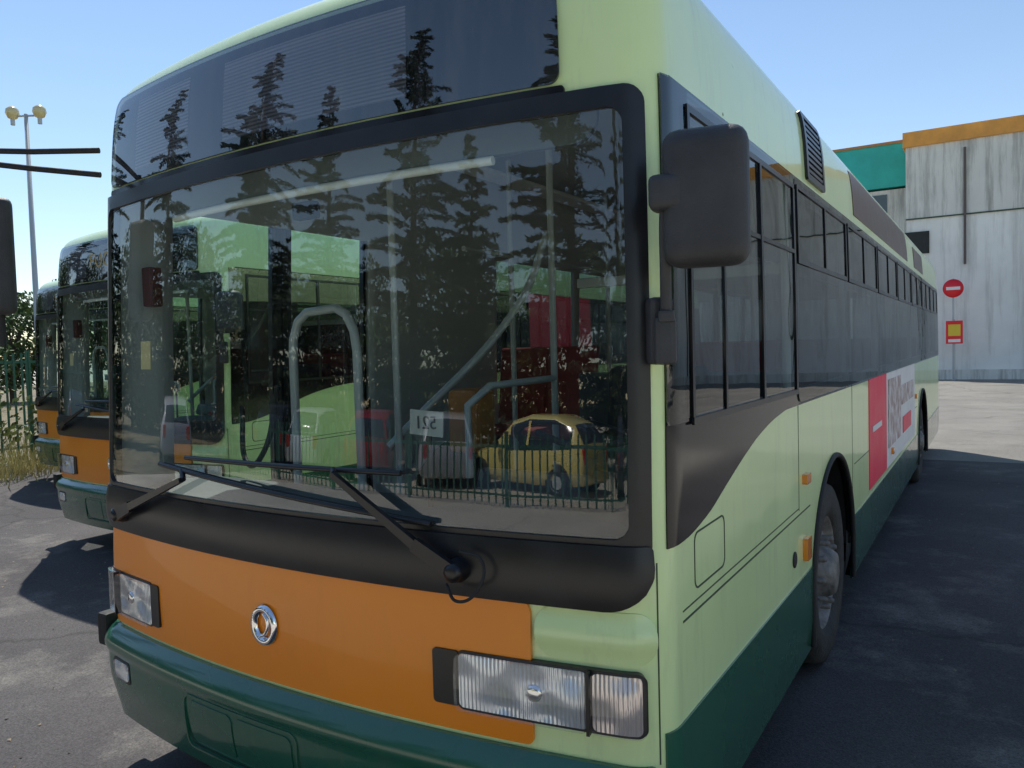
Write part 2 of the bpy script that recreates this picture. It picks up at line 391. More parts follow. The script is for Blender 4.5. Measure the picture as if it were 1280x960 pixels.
# side skirt
def seg_skirt(s):
    segs=[(1.262,uy(ARC[0][0]-ARC[0][1])),(uy(ARC[0][0]+ARC[0][1]),uy(ARC[1][0]-ARC[1][1])),(uy(ARC[1][0]+ARC[1][1]),UM-.3)]
    for k,(a,b) in enumerate(segs):
        if s<0 and k==0: continue
        p,q=(a,b) if s>0 else (-b,-a)
        patch('side_skirt',p,q,.285,(lambda u:.70-.02*max(0,min(1,(P(u)[1])/1.9))) if k==0 else .66,.006,M['dgreen'],bus,5,.012)
    for c,R in ARC:
        for sg in (-1,1):
            ys=[c+sg*R*math.cos(a) for a in [math.asin(min(1,(.68-ZCA)/R))*i/6 for i in range(7)]]
            uu=sorted([uy(y)*s for y in ys])
            patch('skirt_arch',uu[0],uu[-1],lambda u:min(zb(u),.679),.68,.0055,M['dgreen'],bus,2,.008,us=uu)
        pts=[]
        for i in range(33):
            a=math.pi*i/32; y=c-(R-.004)*math.cos(a); z=ZCA+(R-.004)*math.sin(a)
            pts.append(S(s*uy(y),z,.004))
        pts=[Vector((pts[0].x,pts[0].y,.30))]+pts+[Vector((pts[-1].x,pts[-1].y,.30))]
        tube('wheel_arch_trim',pts,.014,M['rubber'],bus)
        vs=[];fs=[]
        for i in range(33):
            a=math.pi*i/32
            for xx in (1.235,.62): vs.append((s*xx,c-(R+.005)*math.cos(a),ZCA+(R+.005)*math.sin(a)))
        for i in range(32): fs.append((2*i,2*i+1,2*i+3,2*i+2))
        fs.append(tuple(range(1,66,2)))
        mobj('wheel_well',vs,fs,M['rubber'],bus)
for s in (1,-1): seg_skirt(s)
def seam(y0,y1,z0,z1,s=1,o=.0015,m='seam'):
    a,b=s*uy(y0),s*uy(y1)
    if a>b:a,b=b,a
    return patch('panel_seam',a,b,z0,z1,o,M[m],bus,1,.003)
seam(.14,1.86,.968,.974); seam(.14,1.62,.998,1.002)
seam(1.62,1.626,.99,1.45); seam(.6,.606,2.46,2.86); seam(3.12,3.128,.7,1.46); seam(3.2,7.7,.97,.975)
seam(4.9,4.906,2.46,2.86)
for y in (7.1,9.2): seam(y,y+.006,2.46,2.86)
for y in (4.6,6.2,7.4): seam(y,y+.008,.30,.66,o=.0075,m='rubber')
def ringseam(u0,u1,z0,z1,r,o=.0018,m='seam',w=.005):
    ring('hatch_seam',(u0,u1,z0,z1,r),(u0+w,u1-w,z0+w,z1-w,r-w*.5),o,M[m],bus,.003,1)
ringseam(uy(.24),uy(.53),1.03,1.195,.03)
lathe('fuel_cap',[(.034,0),(.034,.004),(.028,.006),(.0,.006)],M['rubber'],bus,(HW+.001,1.52,.80))
for y,z,h in ((1.74,1.115,.045),(1.74,.80,.10),(5.2,.8,.05),(7.5,1.1,.05)):
    patch('side_marker',uy(y-.045),uy(y+.045),z-h/2,z+h/2,.022,M['amber'],bus,3,.025,r=.01)
# swoop black panel + side glass
sw=mono([-.1,.15,.35,.55,.75,.95,1.2,1.5,1.7,13],[1.19,1.195,1.225,1.285,1.345,1.395,1.435,1.458,1.462,1.462])
US=UC-.055
sws=[US,UC-.03]+[uy(y) for y in frange(YC,2.0,.04)]
patch('side_swoop_panel',sws[0],sws[-1],lambda u:sw(P(u)[1]),1.515,.005,M['black'],bus,4,.008,us=sws)
patch('pillar_black',US,uy(.24),1.50,2.44,.004,M['black'],bus,6,.008)
patch('driver_side_window',US,uy(1.585),1.517,2.44,.010,M['dg'],bus,10,.006)
patch('side_windows',uy(1.60),uy(11.5),1.465,2.44,.010,M['sg'],bus,8,.006,r=.05)
patch('side_windows_door_side',-uy(11.5),-uy(1.72),1.28,2.44,.010,M['sg'],bus,8,.006,r=.05)
patch('front_door_glass',-uy(1.66),-uy(.25),.42,2.44,.010,M['ws'],bus,8,.006,r=.03)
for y in (.26,.93,.99,1.62): patch('door_frame',-uy(y+.035),-uy(y-.035),.36,2.43,.018,M['satin'],bus,6,.03)
patch('rear_window',uy(LEN)+.15,UM-.02,1.6,2.44,.008,M['sg'],bus,5,.006)
patch('rear_window',-(UM-.02),-(uy(LEN)+.15),1.6,2.44,.008,M['sg'],bus,5,.006)
for s in(1,-1):
    a,b=uy(LEN)+.0,uy(LEN)+.1
    patch('tail_lamp',min(s*a,s*b),max(s*a,s*b),.9,1.3,.012,M['redlens'],bus,4,.012,r=.02)
def bar(y0,y1,z0,z1,o=.016,m='satin',t=.008): return patch('window_bar',uy(y0),uy(y1),z0,z1,o,M[m],bus,2,t)
bar(.205,1.56,1.505,1.525,.018); bar(.205,1.56,2.375,2.395); bar(.205,.225,1.525,2.375); bar(.52,.538,1.525,2.1); bar(.98,1.005,1.525,2.375,.019); bar(1.54,1.57,1.525,2.375)
bar(.225,1.54,2.10,2.116)
for a,b in wins:
    bar(a-.02,b+.02,2.065,2.088); bar(a-.02,b+.02,2.388,2.405)
    bar(a-.02,a+.005,2.088,2.388); bar(b-.005,b+.02,2.088,2.388); mm=(a+b)/2; bar(mm-.012,mm+.012,2.088,2.388)
patch('vent_box',uy(1.92),uy(2.30),2.50,2.78,.004,M['rubber'],bus,4,.01)
for i in range(9):
    z=2.515+.028*i; patch('vent_louvre',uy(1.94),uy(2.28),z,z+.015,.012,M['satin'],bus,1,.010)
ring('vent_frame',(uy(1.89),uy(2.33),2.475,2.80,.02),(uy(1.93),uy(2.29),2.505,2.77,.01),.014,M['satin'],bus,.014,1)
patch('pillar_seam',1.243,1.247,.62,1.16,.0015,M['seam'],bus,3,.003)
# wipers
def wp(x,z,o): return S(ux(x),z,o)
for name,pv,tip,b0,b1 in (('wiper_r',(.69,1.115),(.27,1.365),(-.50,1.37),(.50,1.375)),('wiper_l',(-.98,1.115),(-.48,1.295),(-.68,1.335),(.60,1.235))):
    A=wp(*pv,.06); T=wp(*tip,.055)
    lathe(name+'_pivot',[(.034,0),(.034,.03),(.026,.045),(.026,.06),(.012,.066),(0,.066)],M['satin'],bus,wp(*pv,.02),False,24,(0,0,-math.pi/2+pv[0]*.2))
    mid=A.lerp(T,.28)+Vector((0,-.012,0))
    for a,b,w1,w2 in ((A,mid,.030,.026),(mid,T,.018,.011)):
        d=(b-a); n=Vector((0,-1,0)); sd=d.cross(n).normalized(); vv=[]
        for p_,w in ((a,w1),(b,w2)):
            for sg in (1,-1):
                for dd in (0,.018): vv.append(p_+sd*w*sg*.8+n*dd)
        mobj(name+'_arm',vv,[(0,1,3,2),(4,6,7,5),(0,4,5,1),(2,3,7,6),(1,5,7,3),(0,2,6,4)],M['satin'],bus,False)
    n=24; pts=[]; pts2=[]
    for i in range(n+1):
        t=i/n; x=b0[0]+(b1[0]-b0[0])*t; z=b0[1]+(b1[1]-b0[1])*t; pts.append(wp(x,z,.014)); pts2.append(wp(x,z,.032+.008*math.sin(math.pi*t)))
    tube(name+'_rubber',pts,.006,M['rubber'],bus); tube(name+'_blade',pts2,.008,M['satin'],bus)
    tt=(tip[0]-b0[0])/(b1[0]-b0[0]); tube(name+'_link',[T,pts2[int(n*max(0,min(1,tt)))]],.01,M['satin'],bus)
q=wp(.69,1.115,.05)
tube('washer_hose',[q+Vector((-.03,-.01,-.04)),q+Vector((.02,-.03,-.075)),q+Vector((.09,-.02,-.03)),q+Vector((.085,0,.04)),q+Vector((.02,-.01,.06))],.0045,M['rubber'],bus,smoothc=True)
# mirrors
MX=-.005
box('mirror_head',(1.395+MX,-.04,2.075),(.20,.115,.325),M['plastic'],bus,.052,(0,0,math.radians(12)),6)
box('mirror_glass',(1.388+MX,.019,2.075),(.16,.004,.27),M['chrome'],bus,.002,(0,0,math.radians(12)))
box('mirror_knuckle',(1.315+MX,-.08,2.09),(.085,.075,.085),M['plastic'],bus,.022,(0,0,math.radians(12)),4)
tube('mirror_arm',[(1.305,-.075,2.09),(1.298,-.07,2.02),(1.290,-.05,1.92),(1.282,-.03,1.83),(1.280,-.02,1.70)],.014,M['plastic'],bus,smoothc=True)
box('mirror_bracket',(1.243,.01,1.765),(.05,.07,.17),M['plastic'],bus,.012,(0,0,.6))
box('mirror_hinge',(1.275,-.02,1.74),(.055,.05,.12),M['plastic'],bus,.015,(0,0,.4))
box('mirror_clamp',(1.281,-.028,1.80),(.04,.045,.03),M['plastic'],bus,.008,(0,0,.4))
lathe('mirror_pin',[(.0,-.012),(.016,-.012),(.016,.012),(0,.012)],M['rubber'],bus,(1.28,-.02,1.83),rot=(0,math.pi/2,0),segs=20)
tube('mirror_arm_long',[(-1.18,.0,2.60),(-1.4,-.15,2.60),(-1.58,-.26,2.61)],.012,M['rubber'],bus)
tube('mirror_arm_long',[(-1.18,.0,2.50),(-1.4,-.15,2.53),(-1.58,-.26,2.56)],.012,M['rubber'],bus)
tube('mirror_drop',[(-1.545,-.24,2.63),(-1.545,-.24,1.80)],.013,M['rubber'],bus)
box('mirror_head_far',(-1.54,-.24,2.17),(.17,.10,.48),M['plastic'],bus,.04,(0,0,-.3),5)
# wheels
typ=[(.29,-.03),(.30,0),(.34,.018),(.42,.024),(.465,.006),(.482,-.03),(.485,-.14),(.482,-.24),(.46,-.275),(.30,-.27)]
rimp=[(.30,-.005),(.285,-.012),(.275,-.05),(.255,-.06),(.22,-.035),(.205,-.03),(.155,-.03),(.135,.0),(.12,.03),(.105,.05),(.06,.058),(0,.058)]
for s in (1,-1):
    for c,_ in ARC:
        o=(s*1.205,c,.485)
        lathe('tyre',typ,M['tyre'],bus,o,s<0,64); lathe('wheel_rim',rimp,M['rim'],bus,o,s<0,48)
        for k in range(10):
            a=2*math.pi*k/10
            lathe('wheel_nut',[(.017,0),(.017,.045),(.010,.06),(0,.06)],M['rim'],bus,(o[0]-s*.03,c+.178*math.cos(a),.485+.178*math.sin(a)),s<0,8)
# ---------------- interior
box('floor',(0,5.85,.36),(2.4,11.3,.05),M['floor'],bus,0)
box('underbody',(0,5.85,.26),(1.2,11.2,.14),M['rubber'],bus,0)
dp=[(.02,1.16),(.22,1.19),(.42,1.17),(.50,1.05),(.52,.4)]
vs=[];fs=[]
xs=frange(-1.16,1.16,.116)
for x in xs:
    yo=Y0+YB*(x/XA)**2
    for y,z in dp: vs.append((x,y+yo+.03 if y<.3 else y+.05,z+(.05*math.exp(-((x-.65)/.28)**4) if .2<y<.45 else 0)))
for i in range(len(xs)-1):
    for j in range(4): fs.append((i*5+j,i*5+j+1,(i+1)*5+j+1,(i+1)*5+j))
mobj('dashboard',vs,fs,M['dash'],bus)
box('instrument_pod',(.68,.36,1.26),(.42,.16,.10),M['dash'],bus,.03,(math.radians(-20),0,0),4)
lathe('steering_wheel',[(.235+.016*math.cos(a),.016*math.sin(a)) for a in [2*math.pi*i/10 for i in range(11)]],M['rubber'],bus,(.72,.60,1.38),rot=(0,math.radians(-62),math.pi/2))
c=Vector((.72,.60,1.38)); n_=Vector((0,-math.cos(math.radians(62)),math.sin(math.radians(62)))); e1=Vector((1,0,0)); e2=n_.cross(e1)
for a in (.3,math.pi-.3,-math.pi/2):
    tube('steering_spoke',[c-n_*.03,c+(e1*math.cos(a)+e2*math.sin(a))*.23],.013,M['rubber'],bus)
lathe('steering_hub',[(0,-.04),(.06,-.03),(.06,.0),(0,.015)],M['rubber'],bus,(.72,.60,1.37),rot=(0,math.radians(-62),math.pi/2),segs=20)
tube('steering_column',[c-n_*.04,(.70,.42,1.0)],.05,M['dash'],bus)
box('driver_seat',(.68,1.18,.98),(.48,.46,.14),M['seat2'],bus,.05,(0,0,0),4)
box('driver_seat_back',(.68,1.42,1.33),(.46,.12,.62),M['seat2'],bus,.05,(math.radians(-8),0,0),4)
box('driver_partition',(.68,1.66,1.0),(1.0,.04,1.2),M['dash'],bus,.01)
box('partition_glass_frame',(.68,1.66,2.05),(1.0,.03,.05),M['alu'],bus,.01)
patch('visor_valance',-1.08,1.08,2.30,2.42,-.10,M['visor'],bus,3,.02,rlo=.08)
tube('blind_rail',[S(ux(x),2.285,-.10) for x in frange(-.8,.75,.1)],.014,M['white'],bus)
box('interior_mirror',(-.02,.03,2.22),(.10,.04,.06),M['rubber'],bus,.01)
box('ticket_box',(-1.12,.17,2.04),(.06,.06,.17),mat('ticket_box_maroon',(.10,.02,.02),.5),bus,.01)
box('ticket_machine',(.0,.95,1.42),(.16,.16,.28),mat('ticket_machine_orange',(.45,.17,.04),.5),bus,.03)
for x,y in ((-.30,.80),(.12,1.5),(-.55,2.2),(.55,2.2),(-.55,3.6),(.55,3.6),(-.55,5.0),(.55,5.0),(-.55,6.4),(.55,6.4),(-.55,7.8),(.55,7.8)):
    tube('grab_pole',[(x,y,.38),(x,y,2.88)],.017,M['alu'],bus)
for x in (-.55,.55): tube('ceiling_rail',[(x,1.7,2.3),(x,9.5,2.3)],.016,M['alu'],bus)
tube('door_rail',[(-.76,.62,.5),(-.76,.62,1.72),(-.755,.62,1.80),(-.72,.62,1.88),(-.66,.62,1.92),(-.48,.62,1.93),(-.42,.62,1.90),(-.38,.62,1.83),(-.365,.62,1.74),(-.36,.62,.5)],.02,M['alu'],bus)
tube('door_rail_diagonal',[(-.36,.8,1.3),(.05,1.3,1.95),(.10,1.5,2.3)],.018,M['alu'],bus,smoothc=True)
tube('cab_rail',[(.12,.75,1.2),(.12,.75,1.5),(.2,.8,1.58),(.12,1.5,1.58)],.016,M['alu'],bus)
tube('hanging_hose',[(-.98,.5,1.5),(-.9,.45,1.25),(-.72,.4,1.32),(-.62,.4,1.6)],.012,M['rubber'],bus,smoothc=True)
PG=mat('paper_grey',(.50,.50,.47),.7)
box('cab_sign',(.36,.17,1.49),(.14,.006,.085),PG,bus,.002,(0,.06,0))
tx=text('cab_sign_digits','521',.062,M['dash'],(.36,.165,1.49),(math.pi/2,0,0),bus); tx.scale=(-1,1,1)
box('cab_sign_leg',(.36,.18,1.33),(.02,.006,.25),M['satin'],bus,0)
patch('windscreen_sticker',-.90,-.82,1.69,1.80,-.004,mat('paper_note',(.75,.62,.35),.7),bus,2,.002)
for s in (1,-1):
    y=2.2+ (0 if s>0 else .6)
    while y<10.6:
        for xo in (.98,.58):
            zf=.75 if (abs(y-2.5)<.5 or abs(y-8.4)<.5) else .40
            box('passenger_seat',(s*xo,y,zf+.40),(.40,.40,.06),M['seat'],bus,.025,(0,0,0),3)
            box('passenger_seat_back',(s*xo,y+.22,zf+.70),(.40,.05,.58),M['seat'],bus,.025,(math.radians(-8),0,0),3)
            box('passenger_seat_leg',(s*xo,y,zf+.2),(.1,.3,.36),M['dash'],bus,.01)
        y+=.78
box('light_strip',(-.75,5.3,2.84),(.16,9.0,.03),M['white'],bus,.01); box('light_strip',(.75,5.3,2.84),(.16,9.0,.03),M['white'],bus,.01)
common=list(bus.children)
def ad(y0,y1,z0,z1,m,o=.004,s=1,r=0,n=4):
    a,b=s*uy(y0),s*uy(y1)
    return patch('advert_panel',min(a,b),max(a,b),z0,z1,o,M[m],bus,n,.004)
ad(3.85,4.85,.70,1.455,'red'); ad(4.855,7.4,.70,1.455,'white')
ad(4.95,5.9,.85,1.40,'pink',.009); ad(6.0,7.2,1.12,1.30,'pink',.009); ad(6.1,6.9,.85,1.0,'red',.009); ad(4.0,4.5,1.08,1.12,'white',.009)
ad(3.35,6.9,2.50,2.78,'brown'); ad(7.7,8.9,2.50,2.72,'brown')
# neighbours
def clone(loc,lite=0):
    e=empty('bus',loc)
    for o in common:
        if o.name.startswith(('mirror_arm_long','mirror_drop','mirror_head_far')): continue
        if lite and o.name.startswith(('passenger_seat','wheel_nut','grab_pole','ceiling_rail')): continue
        c=bpy.data.objects.new(o.name.split('.')[0],o.data); c.location=o.location; c.rotation_euler=o.rotation_euler; c.scale=o.scale
        for md in o.modifiers:
            n=c.modifiers.new('s','SOLIDIFY'); n.thickness=.035; n.offset=-1; n.material_offset=2; n.material_offset_rim=1
        scene.collection.objects.link(c); c.parent=e
    return e
b2=clone((-4.42,2.1,0)); b3=clone((-8.85,4.1,0),1)
M['led']=mat('amber_leds',(.42,.32,.12),.6)
for e in (b2,b3): text('display_text','FUORI',.17,M['led'],(-.15,-.095,2.60),(math.radians(93),0,0),e)
bp_=bus; bus=b2
ad(4.7,6.5,1.35,2.44,'red',.03); ad(3.55,3.75,1.3,2.42,'red',.03); ad(3.1,3.5,2.2,2.42,'white',.03); ad(4.7,6.5,.75,1.3,'white',.03)
bus=bp_
# ------------------------------------------------------------------ ground
def groundmat(name,c1,c2,c3,sc=1,crack=.45,mixf=.6):
    m=bpy.data.materials.new(name); m.use_nodes=True; nt=m.node_tree; b=nt.nodes['Principled BSDF']; b.inputs['Roughness'].default_value=.9
    tc=nt.nodes.new('ShaderNodeTexCoord')
    def noise(s,d=6,r=.6):
        n=nt.nodes.new('ShaderNodeTexNoise'); n.inputs['Scale'].default_value=s; n.inputs['Detail'].default_value=d; n.inputs['Roughness'].default_value=r
        nt.links.new(tc.outputs['Object'],n.inputs['Vector']); return n
    def ramp(src,p0,p1,a,b_):
        r=nt.nodes.new('ShaderNodeValToRGB'); r.color_ramp.elements[0].position=p0; r.color_ramp.elements[1].position=p1
        r.color_ramp.elements[0].color=(*a,1); r.color_ramp.elements[1].color=(*b_,1); nt.links.new(src,r.inputs['Fac']); return r
    r1=ramp(noise(.55*sc,5).outputs['Fac'],.4,.66,c1,c2); r2=ramp(noise(.9*sc,8,.72).outputs['Fac'],.52,.66,(0,0,0),(1,1,1))
    mx=nt.nodes.new('ShaderNodeMixRGB'); mx.inputs['Color2'].default_value=(*c3,1)
    mm=nt.nodes.new('ShaderNodeMath'); mm.operation='MULTIPLY'; mm.inputs[1].default_value=mixf
    nt.links.new(r2.outputs['Color'],mm.inputs[0]); nt.links.new(mm.outputs[0],mx.inputs['Fac']); nt.links.new(r1.outputs['Color'],mx.inputs['Color1'])
    fine=ramp(noise(110,2,.8).outputs['Fac'],.3,.7,(.5,.5,.5),(1.45,1.45,1.45))
    mu=nt.nodes.new('ShaderNodeMixRGB'); mu.blend_type='MULTIPLY'; mu.inputs['Fac'].default_value=1
    nt.links.new(mx.outputs[0],mu.inputs['Color1']); nt.links.new(fine.outputs['Color'],mu.inputs['Color2'])
    v=nt.nodes.new('ShaderNodeTexVoronoi'); v.feature='DISTANCE_TO_EDGE'; v.inputs['Scale'].default_value=.3
    nd=noise(1.5,4); va=nt.nodes.new('ShaderNodeMixRGB'); va.inputs['Fac'].default_value=.35; nt.links.new(tc.outputs['Object'],va.inputs['Color1']); nt.links.new(nd.outputs['Color'],va.inputs['Color2'])
    nt.links.new(va.outputs[0],v.inputs['Vector'])
    cr=ramp(v.outputs['Distance'],.0,.006,(crack,)*3,(1,1,1))
    m2=nt.nodes.new('ShaderNodeMixRGB'); m2.blend_type='MULTIPLY'; m2.inputs['Fac'].default_value=1
    nt.links.new(mu.outputs[0],m2.inputs['Color1']); nt.links.new(cr.outputs['Color'],m2.inputs['Color2'])
    nt.links.new(m2.outputs[0],b.inputs['Base Color'])
    bp=nt.nodes.new('ShaderNodeBump'); bp.inputs['Strength'].default_value=.7; bp.inputs['Distance'].default_value=.01
    nt.links.new(noise(130,2,.8).outputs['Fac'],bp.inputs['Height']); nt.links.new(bp.outputs['Normal'],b.inputs['Normal'])
    return m
g=600
mobj('ground',[(-g,-g,0),(g,-g,0),(g,g,0),(-g,g,0)],[(0,1,2,3)],groundmat('pale_bounce_ground',(.52,.47,.38),(.60,.545,.45),(.42,.38,.31),1,.7),None,False)  # out-of-view ground made pale and warm to bounce light onto the bus
mobj('asphalt_apron',[(-11.4,-1.7,.004),(4.0,-1.6,.004),(4.2,10.6,.004),(-1.6,10.3,.004),(-11.4,12,.004)],[(0,1,2,3,4)],groundmat('asphalt',(.070,.064,.064),(.105,.097,.094),(.22,.205,.18),1,.6,.7),None,False)
mobj('worn_yard',[(-11.4,12,.004),(-1.6,10.3,.004),(4.2,10.6,.004),(14,10.9,.004),(60,10.9,.004),(60,80,.004),(-11.4,80,.004)],[(0,1,2,3,4,5,6)],groundmat('worn_yard',(.21,.195,.17),(.28,.26,.225),(.14,.13,.115),1,.6,.7),None,False)
mobj('verge',[(-60,-40,.004),(-11.4,-40,.004),(-11.4,60,.004),(-60,60,.004)],[(0,1,2,3)],groundmat('dry_verge',(.16,.13,.075),(.26,.22,.14),(.07,.09,.03),3),None,False)
vs=[];fs=[]
for i in range(1500):
    x=random.uniform(-10,3.2); y=random.uniform(-1.5,9); a=random.uniform(0,6.3); s=random.uniform(.003,.012)
    k=len(vs)
    for q in range(3): vs.append((x+s*math.cos(a+q*2.1),y+s*math.sin(a+q*2.1),.006+.004*q))
    fs.append((k,k+1,k+2))
mobj('ground_debris',vs,fs,mat('debris',(.26,.21,.14),.9),None,False)
# ------------------------------------------------------------------ buildings
def concmat(name,c,f=.5,lo=.36,hi=.5):
    m=mat(name,c,.85,0,.08,.35,.3,6); nt=m.node_tree; b=nt.nodes['Principled BSDF']
    src=b.inputs['Base Color'].links[0].from_socket
    tc=nt.nodes.new('ShaderNodeTexCoord'); mp=nt.nodes.new('ShaderNodeMapping'); mp.inputs['Scale'].default_value=(2.2,2.2,.16)
    n=nt.nodes.new('ShaderNodeTexNoise'); n.inputs['Scale'].default_value=1; n.inputs['Detail'].default_value=10; n.inputs['Roughness'].default_value=.75
    nt.links.new(tc.outputs['Object'],mp.inputs['Vector']); nt.links.new(mp.outputs[0],n.inputs['Vector'])
    r=nt.nodes.new('ShaderNodeValToRGB'); r.color_ramp.elements[0].position=lo; r.color_ramp.elements[0].color=(.33,.31,.29,1); r.color_ramp.elements[1].position=hi; r.color_ramp.elements[1].color=(1,1,1,1)
    nt.links.new(n.outputs['Fac'],r.inputs['Fac'])
    mu=nt.nodes.new('ShaderNodeMixRGB'); mu.blend_type='MULTIPLY'; mu.inputs['Fac'].default_value=f
    nt.links.new(src,mu.inputs['Color1']); nt.links.new(r.outputs['Color'],mu.inputs['Color2']); nt.links.new(mu.outputs[0],b.inputs['Base Color']); return m
MC=concmat('stained_concrete',(.82,.79,.71),.7,.37,.53); MC2=concmat('painted_concrete',(.92,.89,.82),.38,.36,.52)
bd=empty('concrete_warehouse',(0,0,0))
box('upper_wall',(19.4,39,8.05),(41,10,2.9),MC,bd,0); box('lower_wall',(19.4,39.02,3.28),(40.96,10,6.56),MC2,bd,0)
box('parapet_band',(19.4,39,9.80),(41.2,10.2,.6),mat('band_orange',(.85,.38,.08),.7,0,.15,1),bd,0)
box('joint',(19.4,33.98,6.58),(41,.04,.05),M['seam'],bd,0)
for i in range(8): box('panel_joint',(3+5*i,33.985,4.9),(.03,.05,9.1),M['seam'],bd,0)
box('downpipe',(1.0,33.92,6.9),(.09,.1,4.6),mat('rusty_pipe',(.14,.11,.10),.8),bd,.02)
box('dark_opening',(-.75,33.985,5.6),(1.0,.06,.9),M['black'],bd,0)
box('base_course',(19.4,33.97,.2),(41,.05,.4),MC,bd,0)
b4=empty('teal_warehouse',(0,0,0))
box('wall',(-15,42,4.2),(27.5,10,8.4),MC,b4,0); box('teal_band',(-15,42,9.45),(27.7,10.2,1.9),mat('band_teal',(.04,.50,.42),.6,0,.1,1),b4,0)
box('coping',(-15,42,10.45),(27.8,10.3,.12),mat('coping',(.45,.22,.08),.7),b4,0)
for i in range(9): box('window',(-3.2-2.6*i,36.97,7.6),(2.2,.08,1.2),M['carglass'],b4,0)
# signs
def disc(name,r,t,m,parent,loc,segs=36): return lathe(name,[(0,-t/2),(r,-t/2),(r,t/2),(0,t/2)],m,parent,loc,False,segs,(0,0,-math.pi/2))
sr=mat('sign_red',(.9,.02,.03),.4)
sn=empty('no_entry_sign',(.62,33.2,0)); tube('post',[(0,0,0),(0,0,4.0)],.035,M['alu'],sn)
disc('disc',.36,.02,sr,sn,(0,-.06,3.62)); box('bar',(0,-.075,3.62),(.48,.01,.12),M['white'],sn,0)
s2=empty('warning_sign',(.66,33.1,0)); tube('post',[(0,.04,0),(0,.04,2.4)],.03,M['alu'],s2)
box('board',(0,-.03,1.9),(.58,.02,.9),sr,s2,.01); box('yellow_field',(0,-.045,1.98),(.42,.01,.45),mat('sign_yellow',(.85,.6,.05),.4),s2,0); box('white_field',(0,-.045,1.57),(.42,.01,.12),M['white'],s2,0)
# ------------------------------------------------------------------ vegetation
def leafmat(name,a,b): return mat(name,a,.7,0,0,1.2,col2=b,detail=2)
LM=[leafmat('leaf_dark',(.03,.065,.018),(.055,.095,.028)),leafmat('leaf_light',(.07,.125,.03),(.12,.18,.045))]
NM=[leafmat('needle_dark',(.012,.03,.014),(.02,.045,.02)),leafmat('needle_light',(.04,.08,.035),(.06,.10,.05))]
DRY=mat('dry_grass',(.48,.42,.18),.9,0,.3,5); BARK=mat('bark',(.10,.07,.05),.9,0,.3,8,.5,20)
def leaves(vs,fs,mi,c,rad,n,s,k=0):
    for _ in range(n):
        while True:
            p=Vector((random.uniform(-1,1),random.uniform(-1,1),random.uniform(-1,1)))
            if p.length<1: break
        p=p*(p.length**-.35 if p.length>.05 else 1); q=Vector((c[0]+p.x*rad[0],c[1]+p.y*rad[1],c[2]+p.z*rad[2]))
        a=Vector((random.gauss(0,1),random.gauss(0,1),random.gauss(0,1))).normalized(); b=a.orthogonal().normalized(); a2=a.cross(b)
        w=s*random.uniform(.6,1.3); i=len(vs)
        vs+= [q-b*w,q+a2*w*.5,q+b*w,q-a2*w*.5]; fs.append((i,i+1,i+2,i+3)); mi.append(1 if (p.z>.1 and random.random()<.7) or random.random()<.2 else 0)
def treemesh(h,cr,seed):
    random.seed(seed); vs=[];fs=[];mi=[]
    def limb(a,b,r0,r1,n=6):
        d=(b-a).normalized(); o=d.orthogonal().normalized(); o2=d.cross(o); k=len(vs)
        for p,r in((a,r0),(b,r1)):
            for i in range(n): t=2*math.pi*i/n; vs.append(p+(o*math.cos(t)+o2*math.sin(t))*r)
        for i in range(n): j=(i+1)%n; fs.append((k+i,k+j,k+n+j,k+n+i)); mi.append(2)
    limb(Vector((0,0,0)),Vector((.1,0,h*.55)),.2,.12)
    for i in range(30):
        a=random.uniform(0,6.3); z=h*random.uniform(.22,.9); rr=cr*random.uniform(.3,.85)*(1.1-abs(z/h-.6)); c=Vector((rr*math.cos(a),rr*math.sin(a),z))
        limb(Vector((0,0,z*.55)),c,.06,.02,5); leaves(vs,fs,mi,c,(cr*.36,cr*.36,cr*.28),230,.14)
    me=bpy.data.meshes.new('tree'); me.from_pydata([tuple(v) for v in vs],[],fs)
    for m in LM+[BARK]: me.materials.append(m)
    me.polygons.foreach_set('material_index',mi); me.update(); return me
def conifer(h,seed):
    random.seed(seed); vs=[];fs=[];mi=[]
    n=8
    for z,r in((0,.22),(h*.5,.13),(h,.01)):
        for i in range(n): a=2*math.pi*i/n; vs.append(Vector((r*math.cos(a),r*math.sin(a),z)))
    for L in range(2):
        for i in range(n): j=(i+1)%n; fs.append((L*n+i,L*n+j,(L+1)*n+j,(L+1)*n+i)); mi.append(2)
    z=h*.08
    while z<h*.985:
        t=z/h; R=(1-t)**.8*h*.29+.15
        for b in range(random.randint(4,6)):
            a=random.uniform(0,6.3); rl=R*random.uniform(.5,1.25); dz=random.uniform(.0,.35)
            m=int(30+rl*55)
            for q in range(m):
                s=((q+random.random())/m)**.8; r=rl*s; zz=z+dz*r-.22*r*r/max(rl,.3)+random.gauss(0,.025); wd=.34*(1-s*.8)*min(1,rl)
                off=random.uniform(-wd,wd); c=Vector((r*math.cos(a)-off*math.sin(a),r*math.sin(a)+off*math.cos(a),zz-abs(off)*.3))
                d=Vector((math.cos(a)+random.gauss(0,.5),math.sin(a)+random.gauss(0,.5),random.gauss(-.1,.3))).normalized(); o=d.cross(Vector((0,0,1))).normalized()
                L=random.uniform(.09,.19); i=len(vs); vs+=[c-d*L*.4,c+o*.028,c+d*L,c-o*.028+Vector((0,0,-.05))]; fs.append((i,i+1,i+2,i+3)); mi.append(1 if random.random()<.35 else 0)
        z+=h*.028
    me=bpy.data.meshes.new('conifer'); me.from_pydata([tuple(v) for v in vs],[],fs)
    for m in NM+[BARK]: me.materials.append(m)
    me.polygons.foreach_set('material_index',mi); me.update(); return me
TM=[treemesh(7,3.2,1),treemesh(8.5,3.6,2)]; CM=[conifer(12,3),conifer(10,4)]
random.seed(9)
